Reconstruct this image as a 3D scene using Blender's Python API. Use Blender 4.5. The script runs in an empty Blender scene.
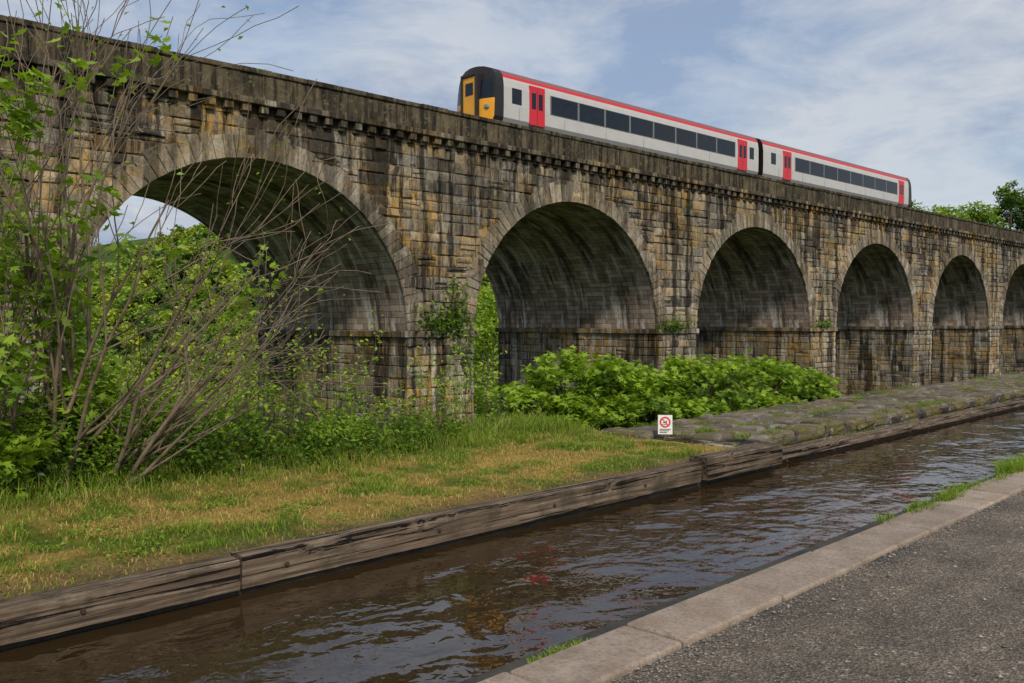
import bpy, math, random
import numpy as np
from mathutils import Vector, Matrix
rng = np.random.default_rng(11)
random.seed(5)
scene = bpy.context.scene
PHI = math.radians(1.9)      # canal runs 1.9 deg off the viaduct axis

# ------------------------------------------------------------------ helpers
def mk(name, V, F, mat=None, col=None, uv=None, parent=None, smooth=False, rotz=0.0, midx=None):
    V = np.asarray(V, np.float32); F = np.asarray(F, np.int32)
    me = bpy.data.meshes.new(name)
    n, k = F.shape
    me.vertices.add(len(V)); me.vertices.foreach_set('co', V.ravel())
    me.loops.add(n*k); me.loops.foreach_set('vertex_index', F.ravel())
    me.polygons.add(n); me.polygons.foreach_set('loop_start', np.arange(0, n*k, k, dtype=np.int32))
    if uv is not None:
        ul = me.uv_layers.new(name='UVMap')
        ul.data.foreach_set('uv', np.asarray(uv, np.float32).ravel())
    if col is not None:
        c = np.ones((len(V), 4), np.float32); c[:, :3] = col
        a = me.attributes.new('Col', 'FLOAT_COLOR', 'POINT'); a.data.foreach_set('color', c.ravel())
    mats = mat if isinstance(mat, (list, tuple)) else [mat]
    for m in mats:
        if m: me.materials.append(m)
    if midx is not None: me.polygons.foreach_set('material_index', np.asarray(midx, np.int32))
    me.polygons.foreach_set('use_smooth', np.full(n, bool(smooth)))
    me.update(calc_edges=True); me.validate()
    ob = bpy.data.objects.new(name, me); scene.collection.objects.link(ob)
    ob.rotation_euler[2] = rotz
    if parent: ob.parent = parent
    return ob

def empty(name, loc=(0, 0, 0)):
    e = bpy.data.objects.new(name, None); e.location = loc
    e.empty_display_size = .3
    scene.collection.objects.link(e); return e

BOXF = np.array([[0,3,2,1],[4,5,6,7],[0,1,5,4],[1,2,6,5],[2,3,7,6],[3,0,4,7]])
def boxarr(boxes):
    V = []; F = []
    for i, (x0,x1,y0,y1,z0,z1) in enumerate(boxes):
        V += [(x0,y0,z0),(x1,y0,z0),(x1,y1,z0),(x0,y1,z0),(x0,y0,z1),(x1,y0,z1),(x1,y1,z1),(x0,y1,z1)]
        F.append(BOXF + 8*i)
    return np.array(V, float), np.concatenate(F)
def boxes(name, bl, mat, parent=None, bevel=0.0, rotz=0.0, seg=2):
    V, F = boxarr(bl)
    ob = mk(name, V, F, mat, parent=parent, rotz=rotz)
    if bevel:
        m = ob.modifiers.new('b', 'BEVEL'); m.width = bevel; m.segments = seg; m.limit_method = 'ANGLE'
    return ob

def _h(ix, iy, s):
    n = (ix*374761393 + iy*668265263 + s*974711) & 0x7fffffff
    n = ((n ^ (n >> 13))*1274126177) & 0x7fffffff
    return ((n ^ (n >> 16)) & 0xffff)/65535.0
def vn(x, y, s=0):
    x = np.asarray(x, float); y = np.asarray(y, float)
    ix = np.floor(x).astype(np.int64); iy = np.floor(y).astype(np.int64)
    fx = x-ix; fy = y-iy; fx = fx*fx*(3-2*fx); fy = fy*fy*(3-2*fy)
    s=int(s)
    a = _h(ix,iy,s); b = _h(ix+1,iy,s); c = _h(ix,iy+1,s); d = _h(ix+1,iy+1,s)
    return (a*(1-fx)+b*fx)*(1-fy)+(c*(1-fx)+d*fx)*fy
def fbm(x, y, s=0, o=4):
    r = 0; a = .5; t = 0
    for i in range(o):
        r = r+a*vn(np.asarray(x)*2**i, np.asarray(y)*2**i, s+i); t += a; a *= .5
    return r/t
def sst(x, a, b):
    t = np.clip((np.asarray(x, float)-a)/(b-a), 0, 1); return t*t*(3-2*t)

# ------------------------------------------------------------------ materials
class MT:
    def __init__(s, name):
        s.m = bpy.data.materials.new(name); s.m.use_nodes = True
        s.nt = s.m.node_tree; s.nt.nodes.clear()
        s.out = s.nt.nodes.new('ShaderNodeOutputMaterial')
    def n(s, t, **kw):
        nd = s.nt.nodes.new('ShaderNode'+t)
        for k, v in kw.items():
            if k.startswith('_'): setattr(nd, k[1:], v)
            else:
                key = k.replace('_', ' ')
                inp = nd.inputs[int(key[1:])] if key[0] == 'i' and key[1:].isdigit() else nd.inputs[key]
                if isinstance(v, bpy.types.NodeSocket): s.nt.links.new(v, inp)
                else: inp.default_value = v
        return nd
    def ramp(s, fac, stops, interp='LINEAR'):
        r = s.nt.nodes.new('ShaderNodeValToRGB'); s.nt.links.new(fac, r.inputs[0])
        r.color_ramp.interpolation = interp
        els = r.color_ramp.elements
        while len(els) < len(stops): els.new(.5)
        for e, (p, c) in zip(els, stops):
            e.position = p
            if isinstance(c, (int, float)): c = (c, c, c)
            e.color = (*c, 1)
        return r.outputs[0]
    def mix(s, f, a, b, mode='MIX'):
        x = s.nt.nodes.new('ShaderNodeMix'); x.data_type = 'RGBA'; x.blend_type = mode; x.clamp_result = False
        for v, i in ((f, 0), (a, 6), (b, 7)):
            if isinstance(v, bpy.types.NodeSocket): s.nt.links.new(v, x.inputs[i])
            else: x.inputs[i].default_value = v if i == 0 else (*v, 1)
        return x.outputs[2]
    def noise(s, vec, scale, detail=4, rough=.55, dist=0):
        return s.n('TexNoise', Vector=vec, Scale=scale, Detail=detail, Roughness=rough, Distortion=dist).outputs[0]
    def map(s, vec, scale=(1,1,1), loc=(0,0,0), rot=(0,0,0)):
        return s.n('Mapping', Vector=vec, Scale=scale, Location=loc, Rotation=rot).outputs[0]
    def bump(s, h, strength=.5, dist=.02, nrm=None):
        b = s.n('Bump', Height=h, Strength=abs(strength), Distance=dist)
        if strength<0: b.invert=True
        if nrm: s.nt.links.new(nrm, b.inputs['Normal'])
        return b.outputs[0]
    def pbr(s, col, rough=.8, nrm=None, metal=0, spec=.4, **kw):
        p = s.nt.nodes.new('ShaderNodeBsdfPrincipled')
        for v, k in ((col, 'Base Color'), (rough, 'Roughness'), (nrm, 'Normal'), (metal, 'Metallic'), (spec, 'Specular IOR Level')):
            if v is None: continue
            if isinstance(v, bpy.types.NodeSocket): s.nt.links.new(v, p.inputs[k])
            else: p.inputs[k].default_value = (*v, 1) if isinstance(v, tuple) else v
        for k, v in kw.items(): p.inputs[k.replace('_', ' ')].default_value = v
        s.nt.links.new(p.outputs[0], s.out.inputs[0]); return s.m
    def pos(s): return s.n('NewGeometry').outputs['Position']
    def obj(s): return s.n('TexCoord').outputs['Object']
    def attr(s): return s.n('Attribute', _attribute_name='Col').outputs['Color']

def simple(name, col, rough=.6, var=.12, scale=8, bump=.0, metal=0, spec=.4):
    M = MT(name); o = M.obj()
    nz = M.noise(o, scale, 4)
    c = M.mix(M.ramp(nz, [(.3, 0), (.7, 1)]), tuple(x*(1-var) for x in col), tuple(min(1, x*(1+var)) for x in col))
    nrm = M.bump(M.noise(o, scale*4, 4), bump, .01) if bump else None
    return M.pbr(c, rough, nrm, metal, spec)

def stone_mat(name, attr=True, bricks=False, ochre=.85, streak=.9, tint=(.24,.19,.13), lime=.75):
    M = MT(name); p = M.pos()
    fine = M.noise(p, 7, 5, .7); mid = M.noise(p, 1.6, 4, .6); big = M.noise(M.map(p, (.2,.2,.3)), 1, 4, .65)
    if attr: base = M.attr()
    else: base = M.mix(M.ramp(mid, [(.35, 0), (.65, 1)]), tuple(x*.7 for x in tint), tuple(x*1.25 for x in tint))
    nrm = None
    if bricks:
        uv = M.n('TexCoord').outputs['UV']
        bt = M.n('TexBrick', Vector=uv, Scale=1.0, Mortar_Size=.012, Mortar_Smooth=.3, Bias=-.1, Brick_Width=.9, Row_Height=.36, Color1=(.55,.55,.55,1), Color2=(1.35,1.3,1.2,1), Mortar=(.35,.33,.3,1))
        base = M.mix(1.0, base, bt.outputs[0], 'MULTIPLY')
        nrm = M.bump(bt.outputs[1], -.6, .03)
    base = M.mix(M.ramp(fine, [(.32, .0), (.68, .9)]), base, M.mix(1.0, base, (.40,.37,.34), 'MULTIPLY'))
    om = M.n('Math', _operation='MULTIPLY', i0=M.ramp(M.noise(M.map(p, (.20,.18,.4), (3,1,0)), 1, 4, .7), [(.48, 0), (.58, 1)]), i1=M.ramp(M.noise(p, 2.2, 4, .75), [(.43, 0), (.58, ochre)])).outputs[0]
    base = M.mix(om, base, (.50,.29,.065))
    lm = M.ramp(M.noise(M.map(p, (1,1,.45), (9,4,2)), 1.3, 6, .78), [(.54, 0), (.64, .6)])
    base = M.mix(lm, base, (.50,.46,.38))
    zr = M.n('SeparateXYZ', Vector=p).outputs[2]
    low = M.n('MapRange', Value=zr, i1=3.0, i2=.5, i3=.3, i4=1.0).outputs[0]
    ls = M.ramp(M.noise(M.map(p, (1.6,1.6,.13), (2,8,3)), 1.5, 5, .72), [(.51, 0), (.61, lime)])
    ls = M.n('Math', _operation='MULTIPLY', i0=ls, i1=low).outputs[0]
    base = M.mix(ls, base, (.60,.55,.46))
    mo = M.ramp(M.noise(M.map(p, (1,1,.4), (1,9,7)), .9, 6, .75), [(.52, 0), (.65, .6)])
    base = M.mix(mo, base, (.11,.105,.03))
    st = M.noise(M.map(p, (1.15, 1.15, .10)), 1.5, 6, .72)
    hi = M.n('MapRange', Value=zr, i1=5.5, i2=9.2, i3=.0, i4=.06).outputs[0]
    st = M.n('Math', _operation='ADD', i0=st, i1=hi).outputs[0]
    sm = M.ramp(st, [(.49, 0), (.575, streak)])
    base = M.mix(sm, base, M.mix(1.0, base, (.10,.095,.09), 'MULTIPLY'))
    sm2 = M.ramp(big, [(.47, 0), (.62, .55)])
    base = M.mix(sm2, base, M.mix(1.0, base, (.36,.345,.33), 'MULTIPLY'))
    nrm = M.bump(M.noise(p, 11, 5, .75), 1.0, .05, nrm)
    return M.pbr(base, .92, nrm, spec=.25)

m_block = stone_mat('stone_blocks')
m_vous = stone_mat('stone_voussoirs', ochre=.35, streak=.6, lime=.4)
m_wall = stone_mat('stone_wall', attr=False, bricks=True, tint=(.085,.068,.05), ochre=.4)
def soffit_mat():
    M = MT('stone_soffit'); p = M.pos(); uv = M.n('TexCoord').outputs['UV']
    bt = M.n('TexBrick', Vector=uv, Scale=1.0, Mortar_Size=.016, Mortar_Smooth=.3, Bias=-.1, Brick_Width=.8, Row_Height=.27, Color1=(.6,.58,.56,1), Color2=(1.2,1.17,1.13,1), Mortar=(.35,.32,.28,1))
    base = M.mix(M.ramp(M.noise(p, 1.0, 5, .6), [(.35,0),(.65,1)]), (.36,.28,.215), (.58,.47,.375))
    base = M.mix(1.0, base, bt.outputs[0], 'MULTIPLY')
    wet = M.ramp(M.noise(M.map(uv, (.9,.14,1)), 1.0, 5, .65), [(.47,0),(.58,.85)])
    base = M.mix(wet, base, M.mix(1.0, base, (.18,.17,.165), 'MULTIPLY'))
    wh = M.ramp(M.noise(M.map(uv, (1.5,.22,1), (7,3,0)), 1.3, 6, .75), [(.53,0),(.63,.85)])
    base = M.mix(wh, base, (.78,.74,.68))
    n = M.bump(bt.outputs[1], -.7, .03); n = M.bump(M.noise(p, 12, 4, .7), .7, .03, n)
    return M.pbr(base, .9, n, spec=.25)
m_soff = soffit_mat()
def parapet_mat():
    M = MT('stone_parapet'); p = M.pos()
    base = M.mix(M.ramp(M.noise(p, 1.1, 5, .6), [(.35,0),(.65,1)]), (.06,.048,.03), (.15,.115,.07))
    st = M.ramp(M.noise(M.map(p, (1.3,1.3,.12), (2,5,0)), 2.4, 6, .72), [(.44,0),(.57,.9)])
    base = M.mix(st, base, (.016,.014,.012))
    li = M.ramp(M.noise(p, 4.5, 6, .78), [(.55,0),(.67,.6)])
    base = M.mix(li, base, (.26,.235,.12))
    n = M.bump(M.noise(p, 10, 5, .75), 1, .045)
    return M.pbr(base, .95, n, spec=.2)
m_par = parapet_mat()

def leaf_mat(name, transl=.35, rough=.5):
    M = MT(name); c = M.attr()
    d = M.nt.nodes.new('ShaderNodeBsdfPrincipled'); M.nt.links.new(c, d.inputs['Base Color'])
    d.inputs['Roughness'].default_value = rough; d.inputs['Specular IOR Level'].default_value = .3
    t = M.n('BsdfTranslucent', Color=M.mix(1.0, c, (1.4,1.5,.6), 'MULTIPLY'))
    mx = M.nt.nodes.new('ShaderNodeMixShader'); mx.inputs[0].default_value = transl
    M.nt.links.new(d.outputs[0], mx.inputs[1]); M.nt.links.new(t.outputs[0], mx.inputs[2])
    M.nt.links.new(mx.outputs[0], M.out.inputs[0]); return M.m
m_leaf = leaf_mat('leaves')
m_grass = leaf_mat('grass_blades', .3, .6)
def bark_mat(name,a,b):
    M = MT(name); o = M.pos()
    c = M.mix(M.ramp(M.noise(M.map(o, (1,1,.3)), 9, 5, .7), [(.3,0),(.7,1)]), a, b)
    return M.pbr(c, .9, M.bump(M.noise(M.map(o, (1,1,.25)), 30, 3), .8, .01))
m_bark = bark_mat('bark',(.05,.038,.025), (.16,.125,.09))
m_twig = bark_mat('twig_bark',(.09,.065,.04), (.27,.20,.135))

# ------------------------------------------------------------------ leaves / tubes
def rand_basis(n, up=.5):
    nrm = rng.normal(size=(n, 3)); nrm /= np.linalg.norm(nrm, axis=1, keepdims=True)
    nrm[:, 2] = np.abs(nrm[:, 2]) + up
    nrm /= np.linalg.norm(nrm, axis=1, keepdims=True)
    t = rng.normal(size=(n, 3)); t -= nrm*np.sum(t*nrm, 1, keepdims=True)
    t /= np.linalg.norm(t, axis=1, keepdims=True)
    return t, np.cross(nrm, t), nrm
def leaves(P, size, col, kind='diamond', up=.5):
    P = np.asarray(P, float); n = len(P)
    T, B, N = rand_basis(n, up)
    size = np.broadcast_to(size, (n,)) * rng.uniform(.65, 1.3, n)
    if kind == 'diamond':
        L = np.array([[0,0,0],[.45,.30,.10],[1,0,-.08],[.45,-.30,.10]])
        F = np.array([[0,2,1],[0,3,2]])
    elif kind == 'clump':
        L = np.array([[0,0,0],[.3,.45,.12],[1,.1,-.1],[.55,-.42,.1]])
        F = np.array([[0,2,1],[0,3,2]])
    else:  # lobed, sycamore-like
        L = [[0,0,0]]
        for a, r in [(-2.3,.35),(-1.5,.75),(-1.05,.42),(-.65,.95),(-.3,.5),(0,1.1),(.3,.5),(.65,.95),(1.05,.42),(1.5,.75),(2.3,.35)]:
            L.append([.35+.6*r*math.cos(a)-.1, .6*r*math.sin(a), .10*abs(math.sin(a))*r-.12*max(0,math.cos(a))*r*r])
        L = np.array(L); L[0] = [.25,0,0]
        F = np.array([[0,i,i+1] for i in range(1,11)]+[[0,11,1]])
    k = len(L)
    V = P[:,None,:]+size[:,None,None]*(L[None,:,0:1]*T[:,None]+L[None,:,1:2]*B[:,None]+L[None,:,2:3]*N[:,None])
    FF = (F[None]+(np.arange(n)*k)[:,None,None]).reshape(-1,3)
    C = np.repeat(np.asarray(col, float)[:,None,:], k, axis=1).reshape(-1,3)
    return V.reshape(-1,3), FF, C
def join(parts):
    V=[];F=[];C=[];o=0
    for v,f,c in parts:
        V.append(v);F.append(f+o);C.append(c);o+=len(v)
    return np.concatenate(V),np.concatenate(F),np.concatenate(C)
def tubes(lines, sides=5):
    V=[];F=[];o=0
    for pts, rad in lines:
        pts=np.asarray(pts,float); m=len(pts)
        d=np.gradient(pts,axis=0); d/=np.linalg.norm(d,axis=1,keepdims=True)+1e-9
        ref=np.array([1,0,0.]) if abs(d[0,0])<.8 else np.array([0,1,0.])
        a=np.cross(d,ref); a/=np.linalg.norm(a,axis=1,keepdims=True)+1e-9; b=np.cross(d,a)
        th=np.arange(sides)*2*math.pi/sides
        ring=pts[:,None]+np.asarray(rad)[:,None,None]*(np.cos(th)[None,:,None]*a[:,None]+np.sin(th)[None,:,None]*b[:,None])
        V.append(ring.reshape(-1,3))
        for i in range(m-1):
            for j in range(sides):
                j2=(j+1)%sides
                F.append([o+i*sides+j,o+i*sides+j2,o+(i+1)*sides+j2,o+(i+1)*sides+j])
        o+=m*sides
    return np.concatenate(V),np.array(F)
def grow(p, d, L, r, depth, out, tips, wander=.18, up=.05, kids=(2,4), spread=.7, seg=6, rmin=.0022):
    p=np.array(p,float); d=np.array(d,float); d/=np.linalg.norm(d)
    pts=[p.copy()]; rad=[r]
    for i in range(seg):
        d=d+rng.normal(size=3)*wander+np.array([0,0,up]); d/=np.linalg.norm(d)
        p=p+d*L/seg; pts.append(p.copy()); rad.append(max(r*(1-.75*(i+1)/seg),rmin))
    out.append((pts,rad))
    if depth==0:
        tips.extend(pts[2:]); return
    k=rng.integers(kids[0],kids[1]+1)
    for _ in range(k):
        i=rng.integers(2,seg+1)
        dd=np.array(pts[i])-np.array(pts[i-1]); dd/=np.linalg.norm(dd)
        dd=dd+rng.normal(size=3)*spread*.6; dd/=np.linalg.norm(dd)
        grow(pts[i],dd,L*rng.uniform(.4,.65),rad[i]*.7,depth-1,out,tips,wander,up,kids,spread,seg,rmin)
    tips.extend(pts[-2:])

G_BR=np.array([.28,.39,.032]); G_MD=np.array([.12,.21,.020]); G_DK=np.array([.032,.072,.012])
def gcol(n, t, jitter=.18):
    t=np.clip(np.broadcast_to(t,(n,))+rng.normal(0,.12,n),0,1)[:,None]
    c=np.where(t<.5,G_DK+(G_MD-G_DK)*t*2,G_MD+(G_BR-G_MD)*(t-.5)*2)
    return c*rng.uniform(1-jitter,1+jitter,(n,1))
def crown_pts(cen, rad, ncl, per, cr):
    cen=np.array(cen,float); rad=np.array(rad,float)
    u=rng.normal(size=(ncl,3)); u/=np.linalg.norm(u,axis=1,keepdims=True)
    u[:,2]=np.where(u[:,2]<-.5,-u[:,2],u[:,2])
    cc=cen+u*rad*rng.uniform(.35,1.0,(ncl,1))**.6
    cs=cr*rng.uniform(.6,1.3,ncl)
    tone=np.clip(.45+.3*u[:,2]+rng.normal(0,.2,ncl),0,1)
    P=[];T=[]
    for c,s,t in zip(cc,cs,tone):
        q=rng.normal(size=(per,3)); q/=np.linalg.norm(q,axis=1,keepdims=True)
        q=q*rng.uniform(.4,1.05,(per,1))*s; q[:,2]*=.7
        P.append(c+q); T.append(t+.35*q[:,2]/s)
    return np.concatenate(P),np.concatenate(T),cc
def tree(name, x, y, z0, H, R, leaf=.4, ncl=45, per=70, tone=0., trunk_r=.25, kind='clump', low=.62):
    e=empty(name,(0,0,0))
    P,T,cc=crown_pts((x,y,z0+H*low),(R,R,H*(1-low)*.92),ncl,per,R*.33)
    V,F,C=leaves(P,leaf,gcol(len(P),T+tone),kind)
    mk('crown',V,F,m_leaf,C,parent=e)
    ln=[]
    top=np.array([x,y,z0+H*.8])
    ln.append(([(x,y,z0-1),(x+.1,y,z0+H*.2),(x-.1,y+.1,z0+H*.45),tuple(top)],[trunk_r*1.2,trunk_r,trunk_r*.7,trunk_r*.2]))
    for c in cc[:16]:
        b=np.array([x,y,z0+H*rng.uniform(.25,.6)])
        mid=(b+c)/2+rng.normal(size=3)*.2
        ln.append(([b,mid,c],[trunk_r*.4,trunk_r*.25,.03]))
    V,F=tubes(ln,6); mk('trunk',V,F,m_bark,parent=e,smooth=True)
    return e

# ------------------------------------------------------------------ camera, light, sky
cam=bpy.data.cameras.new('camera'); cam.lens=31.64; cam.sensor_width=36; cam.clip_start=.1; cam.clip_end=6000
co=bpy.data.objects.new('camera',cam); scene.collection.objects.link(co)
co.location=(0,0,1.6); co.rotation_euler=(math.radians(90-1.24),0,math.radians(46.19))
scene.camera=co
S=Vector((.80,-.34,.74)).normalized()
sun=bpy.data.lights.new('sun','SUN'); sun.energy=2.9; sun.angle=math.radians(8); sun.color=(1,.93,.82)
so=bpy.data.objects.new('sun',sun); scene.collection.objects.link(so); so.rotation_euler=S.to_track_quat('Z','Y').to_euler(); so.location=(20,-20,40)
w=bpy.data.worlds.new('World'); scene.world=w; w.use_nodes=True
nt=w.node_tree; nt.nodes.clear()
o=nt.nodes.new('ShaderNodeOutputWorld'); bg=nt.nodes.new('ShaderNodeBackground'); bg.inputs[1].default_value=.13
sk=nt.nodes.new('ShaderNodeTexSky'); sk.sky_type='NISHITA'; sk.sun_disc=False
sk.sun_elevation=math.asin(S.z); sk.sun_rotation=math.atan2(S.x,S.y)
tc=nt.nodes.new('ShaderNodeTexCoord')
mp=nt.nodes.new('ShaderNodeMapping'); mp.inputs['Scale'].default_value=(1.3,1.3,3.4); mp.inputs['Rotation'].default_value=(.10,-.06,.3)
nt.links.new(tc.outputs['Generated'],mp.inputs[0])
nz=nt.nodes.new('ShaderNodeTexNoise'); nz.inputs['Scale'].default_value=2.0; nz.inputs['Detail'].default_value=9; nz.inputs['Roughness'].default_value=.56; nz.inputs['Distortion'].default_value=.35
nt.links.new(mp.outputs[0],nz.inputs[0])
r1=nt.nodes.new('ShaderNodeValToRGB'); nt.links.new(nz.outputs[0],r1.inputs[0])
r1.color_ramp.elements[0].position=.36; r1.color_ramp.elements[0].color=(.6,)*3+(1,)
r1.color_ramp.elements[1].position=.62; r1.color_ramp.elements[1].color=(1,)*3+(1,)
nz2=nt.nodes.new('ShaderNodeTexNoise'); nz2.inputs['Scale'].default_value=3.8; nz2.inputs['Detail'].default_value=10; nz2.inputs['Distortion'].default_value=.25; nz2.inputs['Roughness'].default_value=.62
nt.links.new(mp.outputs[0],nz2.inputs[0])
r2=nt.nodes.new('ShaderNodeValToRGB'); nt.links.new(nz2.outputs[0],r2.inputs[0])
r2.color_ramp.elements[0].position=.40; r2.color_ramp.elements[0].color=(2.35,3.0,4.2,1)
r2.color_ramp.elements[1].position=.62; r2.color_ramp.elements[1].color=(4.7,4.95,5.35,1)
mx=nt.nodes.new('ShaderNodeMix'); mx.data_type='RGBA'; mx.clamp_result=False
nt.links.new(r1.outputs[0],mx.inputs[0]); nt.links.new(sk.outputs[0],mx.inputs[6]); nt.links.new(r2.outputs[0],mx.inputs[7])
nt.links.new(mx.outputs[2],bg.inputs[0]); nt.links.new(bg.outputs[0],o.inputs[0])
scene.view_settings.view_transform='Standard'; scene.view_settings.look='None'; scene.view_settings.exposure=0

# ------------------------------------------------------------------ terrain
def terr(x,y):
    v=-6-14*sst(y,12,55)+29*sst(y,150,215)*(1-sst(-x,90,140))
    v=np.maximum(v,-20)
    v=v+ 3*sst(-y,5,60)
    left=-1.6+(v+1.6)*sst(-x,11,24)
    right=-1.6+(v+1.6)*sst(x,4,24)
    h=np.where(x<0,left,right)
    hill=(58*sst(-x,110,320))*(0.02+.98*sst(y+(-x-200)*.15,85,190))
    h=h+hill*(1-.6*sst(-x,380,900))
    far=14*sst(np.hypot(x,y),600,1600)*fbm(x/400+9,y/400,3,3)
    return h+far+1.2*(fbm(x/14,y/14,5)-.5)*sst(-x,14,40)
def tz(x,y): return float(terr(np.array(float(x)),np.array(float(y))))
gx=np.concatenate([-np.geomspace(3000,60,60),np.arange(-58,30,1.5),np.geomspace(31,3000,40)])
gy=np.concatenate([-np.geomspace(3000,40,30),np.arange(-38,200,2.5),np.geomspace(202,4000,50)])
XX,YY=np.meshgrid(gx,gy); ZZ=terr(XX,YY)
V=np.stack([XX,YY,ZZ],-1).reshape(-1,3); ny,nx=XX.shape
idx=np.arange(ny*nx).reshape(ny,nx)
F=np.stack([idx[:-1,:-1],idx[:-1,1:],idx[1:,1:],idx[1:,:-1]],-1).reshape(-1,4)
M=MT('meadow'); p=M.pos()
c=M.mix(M.ramp(M.noise(p,.12,6,.6),[(.35,0),(.65,1)]),(.03,.055,.012),(.085,.14,.025))
m_meadow=M.pbr(c,.95,M.bump(M.noise(p,2,4),.8,.2),spec=.1)
mk('ground',V,F,m_meadow,smooth=True)

# ------------------------------------------------------------------ viaduct
XF,XB=-30.43,-43.2
A,PITCH,Y0=6.72,17.2,16.30
SPR,RISE=1.22,6.36
KS=range(-3,9)
cents=[Y0+PITCH*k for k in KS]
YL,YR=cents[0]-A-3.64,cents[-1]+A+3.64+30
TOPZ=9.1
via=empty('railway_viaduct')
V=[];F=[];U=[];MI=[]
def quad(pts,uvs,mi):
    n=len(V); V.extend(pts); F.append([n,n+1,n+2,n+3]); U.extend(uvs); MI.append(mi)
NS=48
for c in cents:
    th=np.linspace(math.pi,0,NS+1)
    ys=c+A*np.cos(th); zs=SPR+RISE*np.sin(th)
    arc=np.concatenate([[0],np.cumsum(np.hypot(np.diff(ys),np.diff(zs)))])
    for i in range(NS):
        y0,y1,z0,z1=ys[i],ys[i+1],zs[i],zs[i+1]
        quad([(XF,y0,z0),(XF,y1,z1),(XF,y1,TOPZ),(XF,y0,TOPZ)],[(y0,z0),(y1,z1),(y1,TOPZ),(y0,TOPZ)],0)
        quad([(XB,y1,z1),(XB,y0,z0),(XB,y0,TOPZ),(XB,y1,TOPZ)],[(y1,z1),(y0,z0),(y0,TOPZ),(y1,TOPZ)],0)
        quad([(XF,y0,z0),(XB,y0,z0),(XB,y1,z1),(XF,y1,z1)],[(XF,arc[i]),(XB,arc[i]),(XB,arc[i+1]),(XF,arc[i+1])],1)
    for yy,s in ((c-A,1),(c+A,-1)):
        quad([(XF,yy,-22),(XB,yy,-22),(XB,yy,SPR),(XF,yy,SPR)],[(XF,-22),(XB,-22),(XB,SPR),(XF,SPR)],0)
edges=[(YL,cents[0]-A)]+[(cents[i]+A,cents[i+1]-A) for i in range(len(cents)-1)]+[(cents[-1]+A,YR)]
for a,b in edges:
    quad([(XF,a,-22),(XF,b,-22),(XF,b,TOPZ),(XF,a,TOPZ)],[(a,-22),(b,-22),(b,TOPZ),(a,TOPZ)],0)
    quad([(XB,b,-22),(XB,a,-22),(XB,a,TOPZ),(XB,b,TOPZ)],[(b,-22),(a,-22),(a,TOPZ),(b,TOPZ)],0)
mk('masonry_core',V,F,[m_wall,m_soff],uv=U,parent=via,midx=MI)

def pillow(C,n,pmin,pmax,g,b,jit,colfn):
    C=np.asarray(C,float); N=len(C); n=np.asarray(n,float)
    if n.ndim==1: n=np.broadcast_to(n,(N,3))
    nx_=np.roll(C,-1,1)-C; pv=np.roll(C,1,1)-C
    nx_/=np.linalg.norm(nx_,axis=2,keepdims=True)+1e-9; pv/=np.linalg.norm(pv,axis=2,keepdims=True)+1e-9
    e=nx_+pv
    pr=rng.uniform(pmin,pmax,(N,1,1))
    r0=C+e*g-n[:,None]*.03
    r1=C+e*g+n[:,None]*(pr*.45)+rng.normal(0,jit*.5,C.shape)
    bb=np.minimum(b,1)*rng.uniform(.6,1.7,(N,4,1))
    r2=C+e*(g+bb)+n[:,None]*pr+rng.normal(0,jit,C.shape)
    cen=r2.mean(1,keepdims=True)+n[:,None]*rng.uniform(0,jit*2.2,(N,1,1))
    V=np.concatenate([r0,r1,r2,cen],1)   # 13
    f=[]
    for i in range(4):
        j=(i+1)%4
        f+= [[i,j,4+j],[i,4+j,4+i],[4+i,4+j,8+j],[4+i,8+j,8+i],[8+i,8+j,12]]
    f=np.array(f)
    F=(f[None]+(np.arange(N)*13)[:,None,None]).reshape(-1,3)
    col=colfn(N); Cc=np.repeat(col[:,None],13,1).reshape(-1,3)
    return V.reshape(-1,3),F,Cc
PAL=np.array([[.45,.355,.23],[.38,.305,.205],[.30,.255,.19],[.52,.40,.245],[.21,.178,.138],[.37,.33,.265],[.11,.095,.078],[.44,.29,.13]])
def colblock(N):
    c=PAL[rng.choice(len(PAL),N,p=[.17,.18,.17,.11,.13,.12,.08,.04])]
    return c*rng.uniform(.7,1.22,(N,1))
def split(a,b,wmin,wmax):
    out=[]; x=a
    while x<b-1e-6:
        w_=rng.uniform(wmin,wmax)
        if b-(x+w_)<wmin*.6: w_=b-x
        out.append((x,min(b,x+w_))); x+=w_
    return out
def course(a,b,z,z1,wmin,wmax,out,fn):
    for y0,y1 in split(a,b,wmin,wmax):
        if z1-z>.42 and rng.uniform()<.16 and y1-y0>.7:
            zm=(z+z1)/2+rng.uniform(-.04,.04)
            out.append(fn(y0,y1,z,zm)); out.append(fn(y0,y1,zm,z1))
        else: out.append(fn(y0,y1,z,z1))
ff=lambda y0,y1,z,z1:[(XF,y0,z),(XF,y1,z),(XF,y1,z1),(XF,y0,z1)]
C=[]
z=SPR+.02
while z<TOPZ-.1:
    hgt=rng.uniform(.36,.56)
    z1=min(z+hgt,TOPZ)
    if TOPZ-z1<.2: z1=TOPZ
    h0=z-SPR; ar,br=A+.06,RISE+.06
    if h0<br:
        hw=ar*math.sqrt(max(0,1-(h0/br)**2))
        iv=[(YL,cents[0]-hw)]+[(cents[i]+hw,cents[i+1]-hw) for i in range(len(cents)-1)]+[(cents[-1]+hw,YR)]
    else: iv=[(YL,YR)]
    for a,b in iv: course(a,b,z,z1,.5,1.5,C,ff)
    z=z1
parts=[pillow(C,(1,0,0),.015,.11,.011,.040,.017,colblock)]
C1=[];C2=[]
z=-8.0
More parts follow.
